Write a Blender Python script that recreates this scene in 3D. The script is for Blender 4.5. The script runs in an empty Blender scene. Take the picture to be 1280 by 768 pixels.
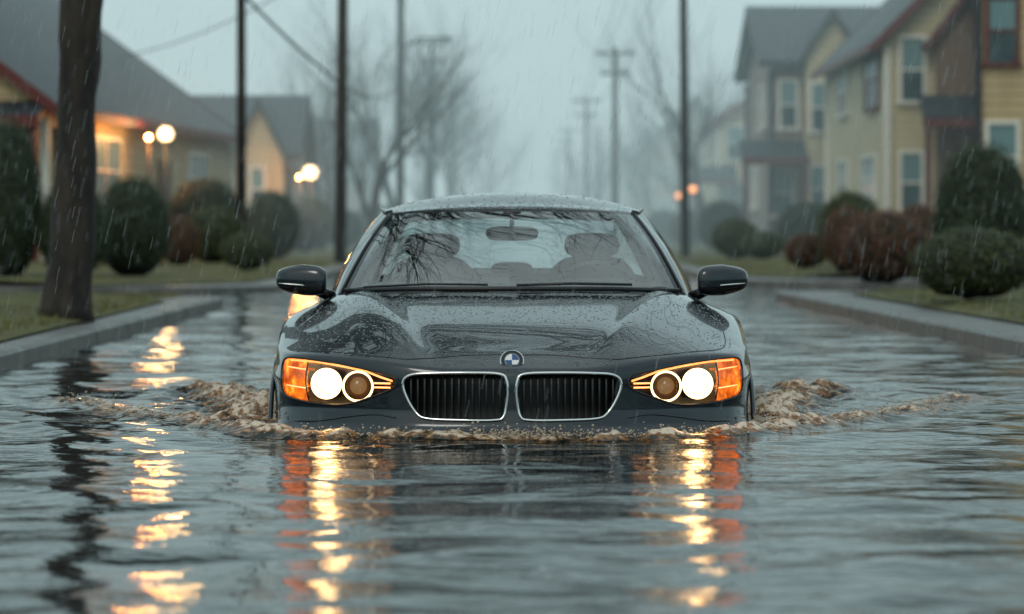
import bpy, bmesh, math, random
import numpy as np
from mathutils import Vector, Matrix, noise
from mathutils.bvhtree import BVHTree
random.seed(7); np.random.seed(7)
scene=bpy.context.scene
COL=scene.collection
R=math.radians

# ------------------------------------------------------------ materials
def mat(name,base=(.5,.5,.5),rough=.5,metal=0,**kw):
    m=bpy.data.materials.new(name); m.use_nodes=True
    b=m.node_tree.nodes['Principled BSDF']
    b.inputs['Base Color'].default_value=(*base,1)
    b.inputs['Roughness'].default_value=rough
    b.inputs['Metallic'].default_value=metal
    for k,v in kw.items():
        b.inputs[k.replace('_',' ')].default_value=v
    return m
def nd(m,t,**kw):
    n=m.node_tree.nodes.new(t)
    for k,v in kw.items(): setattr(n,k,v)
    return n
def lk(m,a,b): m.node_tree.links.new(a,b)
def bsdf(m): return m.node_tree.nodes['Principled BSDF']
def varied(name,c1,c2,scale=5,rough=.7,bump=0,bscale=None,detail=6,metal=0,coord='Object',stretch=(1,1,1),r2=None,dist=.02):
    m=mat(name,c1,rough,metal)
    tc=nd(m,'ShaderNodeTexCoord'); mp=nd(m,'ShaderNodeMapping'); mp.inputs['Scale'].default_value=stretch
    lk(m,tc.outputs[coord],mp.inputs[0])
    n=nd(m,'ShaderNodeTexNoise'); n.inputs['Scale'].default_value=scale; n.inputs['Detail'].default_value=detail
    lk(m,mp.outputs[0],n.inputs['Vector'])
    r=nd(m,'ShaderNodeValToRGB'); r.color_ramp.elements[0].position=.35; r.color_ramp.elements[1].position=.65
    r.color_ramp.elements[0].color=(*c1,1); r.color_ramp.elements[1].color=(*c2,1)
    lk(m,n.outputs['Fac'],r.inputs[0]); lk(m,r.outputs[0],bsdf(m).inputs['Base Color'])
    if r2 is not None:
        q=nd(m,'ShaderNodeMapRange'); q.inputs['To Min'].default_value=rough; q.inputs['To Max'].default_value=r2
        q.inputs['From Min'].default_value=.35; q.inputs['From Max'].default_value=.65
        lk(m,n.outputs['Fac'],q.inputs['Value']); lk(m,q.outputs[0],bsdf(m).inputs['Roughness'])
    if bump:
        n2=nd(m,'ShaderNodeTexNoise'); n2.inputs['Scale'].default_value=bscale or scale*3; n2.inputs['Detail'].default_value=5
        lk(m,mp.outputs[0],n2.inputs['Vector'])
        b=nd(m,'ShaderNodeBump'); b.inputs['Strength'].default_value=bump; b.inputs['Distance'].default_value=dist
        lk(m,n2.outputs['Fac'],b.inputs['Height']); lk(m,b.outputs[0],bsdf(m).inputs['Normal'])
    return m
def siding(name,c):
    m=mat(name,c,.6)
    tc=nd(m,'ShaderNodeTexCoord'); sx=nd(m,'ShaderNodeSeparateXYZ'); lk(m,tc.outputs['Object'],sx.inputs[0])
    mu=nd(m,'ShaderNodeMath',operation='MULTIPLY'); mu.inputs[1].default_value=1/.18; lk(m,sx.outputs[2],mu.inputs[0])
    fr=nd(m,'ShaderNodeMath',operation='FRACT'); lk(m,mu.outputs[0],fr.inputs[0])
    b=nd(m,'ShaderNodeBump'); b.inputs['Strength'].default_value=1; b.inputs['Distance'].default_value=.03; b.invert=True
    lk(m,fr.outputs[0],b.inputs['Height']); lk(m,b.outputs[0],bsdf(m).inputs['Normal'])
    n=nd(m,'ShaderNodeTexNoise'); n.inputs['Scale'].default_value=1.3; n.inputs['Detail'].default_value=7; lk(m,tc.outputs['Object'],n.inputs['Vector'])
    r=nd(m,'ShaderNodeValToRGB'); r.color_ramp.elements[0].position=.3; r.color_ramp.elements[1].position=.7
    r.color_ramp.elements[0].color=(*[x*.72 for x in c],1); r.color_ramp.elements[1].color=(*c,1)
    lk(m,n.outputs[0],r.inputs[0])
    lt=nd(m,'ShaderNodeMath',operation='LESS_THAN'); lt.inputs[1].default_value=.14; lk(m,fr.outputs[0],lt.inputs[0])
    mx=nd(m,'ShaderNodeMix',data_type='RGBA'); lk(m,lt.outputs[0],mx.inputs[0]); lk(m,r.outputs[0],mx.inputs[6]); mx.inputs[7].default_value=(*[x*.35 for x in c],1)
    lk(m,mx.outputs[2],bsdf(m).inputs['Base Color'])
    return m
def leafmat(name,c1,c2):
    m=mat(name,c1,.5)
    g=nd(m,'ShaderNodeNewGeometry'); r=nd(m,'ShaderNodeValToRGB')
    r.color_ramp.elements[0].color=(*c1,1); r.color_ramp.elements[1].color=(*c2,1)
    lk(m,g.outputs['Random Per Island'],r.inputs[0]); lk(m,r.outputs[0],bsdf(m).inputs['Base Color'])
    return m
def emis(name,c,s):
    m=mat(name,(.8,.8,.8),.4); b=bsdf(m); b.inputs['Emission Color'].default_value=(*c,1); b.inputs['Emission Strength'].default_value=s; return m
def glassy(name,tint,base_ref=.04,rough=.01,k5=.9):
    m=bpy.data.materials.new(name); m.use_nodes=True; nt=m.node_tree; nt.nodes.clear()
    o=nd(m,'ShaderNodeOutputMaterial'); t=nd(m,'ShaderNodeBsdfTransparent'); t.inputs[0].default_value=(*tint,1)
    g=nd(m,'ShaderNodeBsdfGlossy'); g.inputs['Roughness'].default_value=rough
    ge=nd(m,'ShaderNodeNewGeometry'); dt=nd(m,'ShaderNodeVectorMath',operation='DOT_PRODUCT'); lk(m,ge.outputs['Normal'],dt.inputs[0]); lk(m,ge.outputs['Incoming'],dt.inputs[1])
    ab=nd(m,'ShaderNodeMath',operation='ABSOLUTE'); lk(m,dt.outputs['Value'],ab.inputs[0])
    su=nd(m,'ShaderNodeMath',operation='SUBTRACT'); su.inputs[0].default_value=1; lk(m,ab.outputs[0],su.inputs[1])
    pw=nd(m,'ShaderNodeMath',operation='POWER'); pw.inputs[1].default_value=5; lk(m,su.outputs[0],pw.inputs[0])
    a=nd(m,'ShaderNodeMath',operation='MULTIPLY_ADD'); a.inputs[1].default_value=k5; a.inputs[2].default_value=base_ref; a.use_clamp=True
    lk(m,pw.outputs[0],a.inputs[0])
    x=nd(m,'ShaderNodeMixShader'); lk(m,a.outputs[0],x.inputs[0]); lk(m,t.outputs[0],x.inputs[1]); lk(m,g.outputs[0],x.inputs[2]); lk(m,x.outputs[0],o.inputs[0])
    return m

M={}
M['paint']=mat('car_paint',(.006,.013,.022),.22,.5,Coat_Weight=1.0,Coat_Roughness=.015)
_m=M['paint']; _n=nd(_m,'ShaderNodeTexNoise'); _n.inputs['Scale'].default_value=14; _n.inputs['Detail'].default_value=8
_tc=nd(_m,'ShaderNodeTexCoord'); lk(_m,_tc.outputs['Object'],_n.inputs['Vector'])
_q=nd(_m,'ShaderNodeMapRange'); _q.inputs['To Min'].default_value=.16; _q.inputs['To Max'].default_value=.28; lk(_m,_n.outputs[0],_q.inputs[0]); lk(_m,_q.outputs[0],bsdf(_m).inputs['Roughness'])
M['black']=mat('black_trim',(.008,.009,.01),.35)
M['gloss_black']=mat('gloss_black',(.005,.006,.007),.08)
M['cabin']=varied('cabin_fabric',(.018,.021,.023),(.03,.034,.036),20,.85)
M['chrome']=mat('chrome',(.75,.77,.78),.1,1.0)
M['dchrome']=mat('dark_chrome',(.12,.12,.12),.25,1.0)
M['slat']=mat('grille_slat',(.05,.05,.052),.25,.9)
M['rubber']=mat('tyre_rubber',(.015,.015,.015),.8)
M['wind']=glassy('windshield_glass',(.80,.89,.89),.31)
M['sglass']=glassy('side_glass',(.78,.86,.86),.06)
M['lens']=glassy('headlamp_lens',(.97,.97,.97),.03,.01,.25)
M['lit']=emis('headlamp_lit',(1,.60,.24),24)
M['lit2']=emis('headlamp_dim',(1,.5,.15),.2); bsdf(M['lit2']).inputs['Base Color'].default_value=(.10,.08,.06,1); bsdf(M['lit2']).inputs['Roughness'].default_value=.08
M['halo']=emis('halo_ring',(1,.62,.28),3.6)
_m=M['amber']=emis('amber_indicator',(1,.20,.012),1); bsdf(_m).inputs['Base Color'].default_value=(.7,.16,.02,1); bsdf(_m).inputs['Roughness'].default_value=.2
_tc=nd(_m,'ShaderNodeTexCoord'); _v=nd(_m,'ShaderNodeTexVoronoi'); _v.inputs['Scale'].default_value=55; lk(_m,_tc.outputs['Object'],_v.inputs['Vector'])
_n=nd(_m,'ShaderNodeTexNoise'); _n.inputs['Scale'].default_value=16; lk(_m,_tc.outputs['Object'],_n.inputs['Vector'])
_a=nd(_m,'ShaderNodeMath',operation='POWER'); _a.inputs[1].default_value=5; lk(_m,_n.outputs[0],_a.inputs[0])
_b=nd(_m,'ShaderNodeMath',operation='MULTIPLY_ADD'); _b.inputs[1].default_value=30; _b.inputs[2].default_value=.2; lk(_m,_a.outputs[0],_b.inputs[0])
_c=nd(_m,'ShaderNodeMath',operation='MULTIPLY_ADD'); _c.inputs[1].default_value=-.9; _c.inputs[2].default_value=1.1; lk(_m,_v.outputs['Distance'],_c.inputs[0])
_d=nd(_m,'ShaderNodeMath',operation='MULTIPLY'); lk(_m,_b.outputs[0],_d.inputs[0]); lk(_m,_c.outputs[0],_d.inputs[1]); lk(_m,_d.outputs[0],bsdf(_m).inputs['Emission Strength'])
M['amber2']=emis('amber_strip',(1,.36,.06),1.9)
M['reflector']=mat('reflector',(.42,.24,.11),.25,1.0)
M['beads']=mat('water_beads',(.25,.3,.32),.04,0,IOR=1.33)
M['blue']=mat('badge_blue',(.02,.08,.22),.2); M['white']=mat('badge_white',(.75,.75,.75),.25)
M['bark']=varied('bark',(.007,.0055,.0045),(.034,.023,.015),9,.7,.9,26,stretch=(1,1,.25),dist=.03)
M['twig']=mat('bare_twigs',(.026,.023,.021),.8)
M['pole']=varied('pole_wood',(.014,.011,.009),(.034,.026,.020),6,.8,.4,stretch=(1,1,.1))
M['wire']=mat('wire',(.012,.012,.012),.6)
M['kerb']=varied('concrete_wet',(.06,.062,.061),(.16,.158,.15),3,.28,.25,40,r2=.55)
M['asphalt']=varied('asphalt',(.04,.04,.04),(.06,.06,.06),4,.6,.3,60)
M['lawn']=varied('lawn_soil',(.04,.046,.012),(.12,.115,.03),1.5,.85,.8,22,dist=.05)
M['grass']=leafmat('grass_blades',(.05,.065,.012),(.20,.18,.045))
M['g1']=leafmat('leaf_green',(.008,.026,.007),(.045,.085,.022))
M['g2']=leafmat('leaf_olive',(.024,.042,.007),(.10,.12,.024))
M['g3']=leafmat('leaf_russet',(.060,.020,.009),(.22,.080,.030))
M['core']=mat('bush_core',(.006,.010,.005),.9)
M['s_beige']=siding('siding_beige',(.50,.37,.19)); M['s_cream']=siding('siding_cream',(.55,.47,.28))
M['s_sage']=siding('siding_sage',(.40,.42,.32)); M['s_brown']=siding('siding_brown',(.17,.095,.055)); M['s_grey']=siding('siding_taupe',(.25,.18,.13))
M['roof']=varied('roof_shingle',(.010,.015,.022),(.030,.041,.052),5,.5,.6,25)
M['roof_red']=varied('roof_shingle_red',(.28,.08,.05),(.40,.13,.08),5,.6,.6,25)
M['trim_red']=mat('trim_maroon',(.10,.012,.010),.5); M['trim']=mat('trim_white',(.68,.68,.62),.5); M['trim_d']=mat('trim_dark',(.02,.024,.03),.5)
M['wglass']=varied('window_glass',(.02,.04,.048),(.06,.11,.125),1.2,.1)
M['curtain']=mat('window_blind',(.13,.23,.25),.25)
M['globe']=emis('lamp_globe',(1,.66,.32),2.6)
M['globe2']=emis('lamp_orange',(1,.33,.06),2.0)
M['fence']=varied('door_wood',(.06,.035,.025),(.10,.06,.04),6,.6)

# ------------------------------------------------------------ helpers
def empty(name,loc=(0,0,0),rotz=0):
    e=bpy.data.objects.new(name,None); COL.objects.link(e); e.location=loc; e.rotation_euler=(0,0,rotz); e.empty_display_size=.3
    return e
def obj(name,verts,faces,mats,parent=None,smooth=False,fm=None,loc=None):
    me=bpy.data.meshes.new(name); me.from_pydata([tuple(v) for v in verts],[],faces)
    if not isinstance(mats,(list,tuple)): mats=[mats]
    for m in mats: me.materials.append(m)
    if fm is not None: me.polygons.foreach_set('material_index',fm)
    if smooth: me.polygons.foreach_set('use_smooth',[True]*len(me.polygons))
    me.update()
    o=bpy.data.objects.new(name,me); COL.objects.link(o)
    if parent: o.parent=parent
    if loc: o.location=loc
    return o
def cr(pts,n,closed=False):
    P=[np.array(p,float) for p in pts]; out=[]; N=len(P)
    segs=N if closed else N-1
    for i in range(segs):
        if closed: a,b,c,d=P[(i-1)%N],P[i],P[(i+1)%N],P[(i+2)%N]
        else:
            b,c=P[i],P[i+1]; a=P[i-1] if i>0 else 2*b-c; d=P[i+2] if i+2<N else 2*c-b
        for k in range(n):
            t=k/n
            out.append(.5*((2*b)+(-a+c)*t+(2*a-5*b+4*c-d)*t*t+(-a+3*b-3*c+d)*t**3))
    if not closed: out.append(P[-1])
    return out
class MB:
    def __init__(s): s.v=[]; s.f=[]; s.m=[]
    def add(s,v,f,m=0):
        o=len(s.v); s.v+= [tuple(x) for x in v]; s.f+=[tuple(i+o for i in q) for q in f]; s.m+=[m]*len(f)
    def box(s,c,d,m=0,rot=None):
        vs=[]
        for x in(-.5,.5):
            for y in(-.5,.5):
                for z in(-.5,.5):
                    p=Vector((x*d[0],y*d[1],z*d[2]))
                    if rot: p=rot@p
                    vs.append(p+Vector(c))
        s.add(vs,[(0,1,3,2),(4,6,7,5),(0,4,5,1),(2,3,7,6),(0,2,6,4),(1,5,7,3)],m)
    def tube(s,pts,rad,n=8,m=0,closed=False):
        P=[Vector(p) for p in pts]; L=len(P); o=len(s.v); up=None
        rr=rad if hasattr(rad,'__len__') else [rad]*L
        for i in range(L):
            if closed: t=P[(i+1)%L]-P[i-1]
            else: t=P[min(i+1,L-1)]-P[max(i-1,0)]
            if t.length<1e-9: t=Vector((0,0,1))
            t.normalize()
            if up is None: up=t.orthogonal().normalized()
            else:
                up=(up-t*up.dot(t))
                up=up.normalized() if up.length>1e-6 else t.orthogonal().normalized()
            b=t.cross(up)
            for k in range(n):
                a=2*math.pi*k/n
                s.v.append(tuple(P[i]+(up*math.cos(a)+b*math.sin(a))*rr[i]))
        for i in range(L if closed else L-1):
            j=(i+1)%L
            for k in range(n):
                s.f.append((o+i*n+k,o+i*n+(k+1)%n,o+j*n+(k+1)%n,o+j*n+k)); s.m.append(m)
        if not closed:
            s.f.append(tuple(o+k for k in range(n))[::-1]); s.f.append(tuple(o+(L-1)*n+k for k in range(n))); s.m+=[m,m]
    def obj(s,name,mats,parent=None,smooth=False,loc=None):
        return obj(name,s.v,s.f,mats,parent,smooth,s.m,loc)

# ------------------------------------------------------------ car
CY=12.5
car=empty('car',(0,CY,0))
hx=[-.2,0,.05,.2,.5,.9,1.25,1.5,2,3.5,3.95,4.5,4.7]
hz=[.2,.242,.268,.33,.415,.488,.537,.55,.55,.56,.585,.55,.47]
_hc=cr(list(zip(hx,hz)),20); _hcx=np.array([p[0] for p in _hc]); _hcz=np.array([p[1] for p in _hc])
def sst(a,b,x):
    t=min(max((x-a)/(b-a),0),1); return t*t*(3-2*t)
def H(x,y):
    ax=abs(x); z=float(np.interp(y,_hcx,_hcz))
    z-= (.07+.06*sst(0,.6,y))*(ax/.945)**3.6
    if y<1.6:
        xr=.36+.26*max(y,0)/1.3
        z+=.018*sst(-.09,.0,ax-xr)*(1-sst(.0,.22,ax-xr))*sst(.0,.25,y)
        z-=.009*(1-sst(-.12,-.02,ax-xr))*sst(.05,.3,y)
    return z
Ectl=[(0,.03),(.2,.035),(.4,.07),(.58,.15),(.74,.25),(.86,.38),(.915,.56),(.938,.85),(.945,1.4),(.945,2.2),(.94,3.2),(.91,4.0),(.84,4.4),(.55,4.57),(0,4.62)]
E=cr(Ectl,14)
for i in range(1,len(E)):
    if E[i][1]<=E[i-1][1]: E[i][1]=E[i-1][1]+1e-4
nE=len(E)
T=[]
for i in range(nE):
    t=E[min(i+1,nE-1)]-E[max(i-1,0)]; t=t/np.linalg.norm(t); T.append(np.array([t[1],-t[0]]))
T[0]=np.array([0,-1.]); T[-1]=np.array([0,1.])
ozf=np.array([[-.35,-.10],[-.2,-.03],[-.06,.05],[.01,.06],[.045,.03],[.10,.018],[.2,.02],[.6,.02]])
NR=64
def shellpt(i,f):
    ex,ey=E[i]; ze=H(ex,ey)-.0; zb=-.33; z=zb+(ze-zb)*f
    wf=max(0,-T[i][1])**.7 if T[i][1]<0 else 0
    of=np.interp(z,ozf[:,0],ozf[:,1])
    os_=.018*math.sin(math.pi*min(max((z+.33)/(ze+.33),0),1))+ .012*math.exp(-((z-(ze-.10))/.03)**2)
    e=min(max((ze-z)/.06,0),1); rnd=math.sqrt(1-(1-e)**2)
    o=(of*wf+os_*(1-wf))*rnd
    return (ex+T[i][0]*o, ey+T[i][1]*o, z)
sv=[];sf=[]
for i in range(nE):
    for k in range(NR+1): sv.append(shellpt(i,(k/NR)**.8))
for i in range(nE-1):
    for k in range(NR):
        a=i*(NR+1)+k; sf.append((a,a+NR+1,a+NR+2,a+1))
NC=36; off=len(sv); sm=[0]*len(sf)
gb=[(0,1.22),(.3,1.25),(.55,1.34),(.70,1.45),(.755,1.53),(.80,1.9),(.815,2.5),(.81,3.0),(.78,3.4),(.68,3.8),(.4,3.92),(0,3.97)]
gt=[(0,2.0,.875),(.25,2.01,.873),(.42,2.05,.868),(.515,2.11,.862),(.555,2.17,.858),(.58,2.4,.872),(.585,2.75,.872),(.57,3.05,.862),(.55,3.2,.85),(.5,3.32,.84),(.25,3.38,.85),(0,3.4,.855)]
GN=16
GB=cr([(x,y) for x,y in gb],GN); GT=cr(gt,GN)
_gx=[g[0] for g in GB]; _gy=[g[1] for g in GB]
def inside_gh(x,y):
    if y<1.225 or y>3.96: return False
    return x<np.interp(y,_gy,_gx)-.004
for i in range(nE):
    tip=shellpt(i,1.0)
    for k in range(NC+1):
        q=k/NC; x=tip[0]*q; sv.append((x,tip[1],H(x,tip[1])))
for i in range(nE-1):
    for k in range(NC):
        a=off+i*(NC+1)+k; sf.append((a,a+1,a+NC+2,a+NC+1))
        c=(sv[a][0]+sv[a+1][0])/2; cy=(sv[a][1]+sv[a+NC+1][1])/2
        sm.append(1 if inside_gh(c,cy) else 0)
def closed_outline(pts,n=8): return [tuple(p) for p in cr(pts,n,True)]
HL=closed_outline([(.44,.205),(.455,.232),(.54,.252),(.66,.274),(.78,.288),(.868,.290),(.893,.262),(.896,.20),(.886,.152),(.84,.132),(.74,.118),(.63,.120),(.54,.148),(.46,.180)])
KG=closed_outline([(.018,.15),(.02,.215),(.045,.241),(.15,.246),(.30,.244),(.385,.236),(.413,.205),(.395,.145),(.36,.092),(.32,.073),(.2,.068),(.07,.068),(.032,.082)])
LI=closed_outline([(-.42,-.03),(-.36,.022),(-.2,.03),(0,.03),(.2,.03),(.36,.022),(.42,-.03),(.40,-.12),(.2,-.16),(0,-.16),(-.2,-.16),(-.40,-.12)])
def inpoly(x,z,P):
    c=False; n=len(P); j=n-1
    for i in range(n):
        if (P[i][1]>z)!=(P[j][1]>z) and x<(P[j][0]-P[i][0])*(z-P[i][1])/(P[j][1]-P[i][1])+P[i][0]: c=not c
        j=i
    return c
def shrink(P,s):
    cx=sum(p[0] for p in P)/len(P); cz=sum(p[1] for p in P)/len(P)
    return [(cx+(p[0]-cx)*s,cz+(p[1]-cz)*s) for p in P]
bvh=BVHTree.FromPolygons([Vector(v) for v in sv],sf)
def py(x,z):
    h=bvh.ray_cast(Vector((abs(x),-2,z)),Vector((0,1,0)))
    return h[0].y if h[0] and h[0].y<1.2 else .6
HLs,KGs=shrink(HL,.985),shrink(KG,.98)
keep=[];km=[]
for f,m_ in zip(sf,sm):
    cx=sum(sv[i][0] for i in f)/4; cy=sum(sv[i][1] for i in f)/4; cz=sum(sv[i][2] for i in f)/4
    if cy<.9 and (inpoly(cx,cz,HLs) or inpoly(cx,cz,KGs)) : continue
    keep.append(f); km.append(m_)
n0=len(sv); av=list(sv)+[(-x,y,z) for x,y,z in sv]
af=keep+[tuple(i+n0 for i in f[::-1]) for f in keep]
body=obj('body_shell',av,af,[M['paint'],M['cabin']],car,True,km+km)
bm=bmesh.new(); bm.from_mesh(body.data); bmesh.ops.remove_doubles(bm,verts=bm.verts,dist=.0008); bmesh.ops.recalc_face_normals(bm,faces=bm.faces); bm.to_mesh(body.data); bm.free()

def patch(name,P,offy,material,sx=1,rings=7,fn=None,yfun=None,parent=car):
    cx=sum(p[0] for p in P)/len(P); cz=sum(p[1] for p in P)/len(P)
    v=[];f=[];n=len(P); yf=yfun or py
    v.append((sx*cx,yf(cx,cz)+offy,cz))
    for r in range(1,rings+1):
        s=r/rings
        for p in P:
            x=cx+(p[0]-cx)*s; z=cz+(p[1]-cz)*s; v.append((sx*x,yf(x,z)+offy,z))
    for k in range(n): f.append((0,1+k,1+(k+1)%n))
    for r in range(rings-1):
        for k in range(n):
            a=1+r*n; b=a+n; f.append((a+k,b+k,b+(k+1)%n,a+(k+1)%n))
    if sx<0: f=[q[::-1] for q in f]
    mats=material if isinstance(material,list) else [material]; fm=[0]*len(f)
    if fn: fm=[fn(abs(sum(v[i][0] for i in q)/len(q)),sum(v[i][2] for i in q)/len(q)) for q in f]
    return obj(name,v,f,mats,parent,True,fm)
def wall(name,P,o0,o1,material,sx):
    v=[];f=[];n=len(P)
    for p in P: y=py(*p); v+=[(sx*p[0],y+o0,p[1]),(sx*p[0],y+o1,p[1])]
    for k in range(n):
        a=2*k;b=2*((k+1)%n); f.append((a,b,b+1,a+1))
    return obj(name,v,f,material,car,True)
def disc_ring(mb,c,r0,r1,y0,y1,m,n=32):
    o=len(mb.v)
    for k in range(n):
        a=2*math.pi*k/n
        for r,y in((r0,y0),(r1,y1)): mb.v.append((c[0]+r*math.cos(a),c[1]+y,c[2]+r*math.sin(a)))
    for k in range(n):
        a=o+2*k;b=o+2*((k+1)%n); mb.f.append((a,b,b+1,a+1)); mb.m.append(m)
def bar(P,off=0.0): return [(p[0],py(*p)+off,p[1]) for p in P]
for sx in(1,-1):
    patch('headlamp_lens',shrink(HL,1.0),-.003,M['lens'],sx)
    patch('headlamp_housing',shrink(HL,.99),.085,[M['gloss_black'],M['amber'],M['reflector']],sx,rings=24,
          fn=lambda x,z:1 if x>.79 else (2 if x>.50 else 0))
    wall('headlamp_wall',shrink(HL,.995),-.001,.085,M['reflector'],sx)
    mb=MB(); mb.tube([(sx*x,y,z) for x,y,z in bar(shrink(HL,1.005),.0)],.0045,6,0,True); mb.obj('headlamp_gasket',M['black'],car,True)
    mb=MB()
    for (lx,lz,mm) in((.712,.196,0),(.588,.189,1)):
        yy=py(lx,lz)+.012; c=(sx*lx,yy,lz)
        disc_ring(mb,c,.063,.061,.07,.0,4)
        for q in range(8):
            a0=2*math.pi*q/8; a1=2*math.pi*(q+1)/8
            disc_ring(mb,c,.0560+.0042*math.cos(a0),.0560+.0042*math.cos(a1),.004+.0042*math.sin(a0),.004+.0042*math.sin(a1),2)
        disc_ring(mb,c,.0515,.042,.004,.03,4); disc_ring(mb,c,.042,.033,.03,.05,3)
        pr=.0335
        for q in range(5):
            a0=q*math.pi/10; a1=(q+1)*math.pi/10
            disc_ring(mb,c,pr*math.cos(a0),pr*math.cos(a1),.05-.03*math.sin(a0),.05-.03*math.sin(a1),0 if mm==0 else 1)
    mb.obj('headlamp_projectors',[M['lit'],M['lit2'],M['halo'],M['reflector'],M['dchrome']],car,True)
    mb=MB()
    for zz in(.250,.178):
        pts=[]
        for x in np.linspace(.80,.878,8): pts.append((sx*x,py(x,zz)+.05,zz+.10*(x-.84)))
        mb.tube(pts,.0026,6)
    mb.obj('indicator_ribs',M['amber2'],car,True)
    mb=MB(); mb.tube([(sx*(.785+.01*math.sin((z-.13)*20)),py(.79,z)+.03,z) for z in np.linspace(.13,.284,8)],.004,6); mb.obj('lamp_divider',M['dchrome'],car,True)
    mb=MB()
    pts=[(sx*x,py(x,z)+.02,z) for x,z in [(.455,.212),(.5,.226),(.56,.248),(.66,.266),(.76,.279),(.86,.281)]]
    mb.tube(pts,.0040,6); mb.obj('lamp_brow',M['amber2'],car,True)
    mb=MB()
    for z0 in(.186,.202):
        mb.tube([(sx*x,py(x,z0)+.03,z0) for x in np.linspace(.462,.525,6)],.0035,6)
    mb.obj('inner_fins',M['amber2'],car,True)
    patch('grille_recess',shrink(KG,.99),.09,M['black'],sx)
    wall('grille_wall',shrink(KG,.995),0,.09,M['black'],sx)
    mb=MB(); mb.tube([(sx*x,y,z) for x,y,z in bar(KG,-.004)],.0062,8,0,True); mb.obj('grille_surround',M['chrome'],car,True)
    mb=MB()
    for x in np.arange(.045,.405,.026):
        zs=[z for z in np.arange(.06,.25,.004) if inpoly(x,z,KGs)]
        if len(zs)<4: continue
        pts=[(sx*x,py(x,z)+.022+.012*abs((z-.155)/.09)**2,z) for z in np.linspace(zs[0]-.003,zs[-1]+.003,9)]
        v=[];f=[]
        for p in pts: v+=[(p[0]-.003,p[1],p[2]),(p[0]+.003,p[1],p[2]),(p[0]+.004,p[1]+.05,p[2]),(p[0]-.004,p[1]+.05,p[2])]
        for k in range(len(pts)-1):
            for e in range(4): f.append((4*k+e,4*k+(e+1)%4,4*k+4+(e+1)%4,4*k+4+e))
        mb.add(v,f)
    mb.obj('grille_slats',M['slat'],car)
    mb=MB()
    path=[(0,.15),(.15,.148),(.28,.125),(.38,.10),(.46,.118),(.58,.175),(.72,.275),(.80,.37),(.835,.5),(.845,.75),(.83,1.1),(.80,1.38),(.775,1.5)]
    pts=[(sx*p[0],p[1],H(p[0],p[1])-.0006) for p in cr(path,8)]
    mb.tube(pts,.0028,6)
    for yd in(1.62,2.62,3.55):
        i=int(np.argmin([abs(e[1]-yd) if e[0]>.8 else 9 for e in E]))
        mb.tube([(sx*(shellpt(i,f)[0]),shellpt(i,f)[1],shellpt(i,f)[2]) for f in np.linspace(.1,1,14)],.003,6)
    mb.obj('panel_gaps',M['black'],car,True)
    mb=MB()
    pts=[(sx*x,py(x,z)-.001,z) for x,z in cr([(.44,.075),(.52,.085),(.62,.075),(.74,.055),(.84,.05)],6)]
    mb.tube(pts,.004,6); mb.obj('bumper_crease',M['paint'],car,True)
    mp=empty('door_mirror'); mp.parent=car
    v=[];f=[];nu,nv=26,16
    for a in range(nu):
        th=2*math.pi*a/nu
        for b in range(nv+1):
            ph=-math.pi/2+math.pi*b/nv
            def s(w,e): return math.copysign(abs(w)**e,w)
            X=s(math.sin(ph),.5); r_=s(math.cos(ph),.5)
            Y=r_*s(math.cos(th),.7); Z=r_*s(math.sin(th),.62)
            xx=.893+.108*X
            zz=.572+Z*.066*(1-.30*max(X,0)-.02*max(-X,0))+.004*X
            yy=1.56+Y*.062+(.03*X)
            v.append((sx*xx,yy,zz))
    fm=[]
    for a in range(nu):
        for b in range(nv):
            q=(a*(nv+1)+b,((a+1)%nu)*(nv+1)+b,((a+1)%nu)*(nv+1)+b+1,a*(nv+1)+b+1); f.append(q)
            z=sum(v[i][2] for i in q)/4; fm.append(0 if z>.545 else 1)
    obj('mirror_housing',v,f,[M['paint'],M['gloss_black']],mp,True,fm)
    mb=MB(); mb.tube([(sx*.83,1.56,.53),(sx*.79,1.6,.51),(sx*.755,1.63,.492)],[.022,.024,.03],10); mb.obj('mirror_arm',M['gloss_black'],mp,True)
    mb=MB(); mb.tube([(sx*x,1.497+.05*(x-.85),.548+.08*(x-.85)) for x in np.linspace(.85,.985,6)],[.002,.0035,.0035,.0035,.003,.002],8); mb.obj('mirror_indicator',M['chrome'],mp,True)
    for wy in(.86,3.68):
        w=empty('wheel'); w.parent=car
        mb=MB()
        prof=[(.20,.0),(.23,.02),(.31,.018),(.33,.0),(.335,-.04),(.335,-.19),(.2,-.2)]
        n=40; x0=.925
        for p0,p1 in zip(prof[:-1],prof[1:]):
            o=len(mb.v)
            for k in range(n):
                a=2*math.pi*k/n
                for r_,dx in(p0,p1): mb.v.append((sx*(x0+dx-.01),wy+r_*math.cos(a),-.14+r_*math.sin(a)))
            for k in range(n):
                a=o+2*k;b=o+2*((k+1)%n); mb.f.append((a,b,b+1,a+1)); mb.m.append(0)
        for k in range(10):
            a=2*math.pi*k/10; rot=Matrix.Rotation(a,3,'X')
            mb.box(Vector((sx*.925,wy,-.14))+rot@Vector((0,0,.11)),(.02,.03,.21),1,rot)
        mb.obj('tyre_and_rim',[M['rubber'],M['dchrome']],w,False)
        mb=MB(); mb.tube([(sx*.950,wy+.37*math.cos(a),-.14+.37*math.sin(a)) for a in np.linspace(0,math.pi,24)],.010,8); mb.obj('wheel_arch',M['paint'],w,True)
    mb=MB()
    for yh in(2.45,3.35): mb.tube([(sx*.965,yh,.36),(sx*.985,yh+.02,.362),(sx*.985,yh+.18,.366),(sx*.965,yh+.2,.366)],.011,8)
    mb.obj('door_handles',M['paint'],car,True)
    mb=MB()
    pts=[]
    for i in range(nE):
        if E[i][1]>4.1 and E[i][0]>.45: p=shellpt(i,.86); pts.append((sx*(p[0]+.004),p[1]+.004,p[2]))
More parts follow.
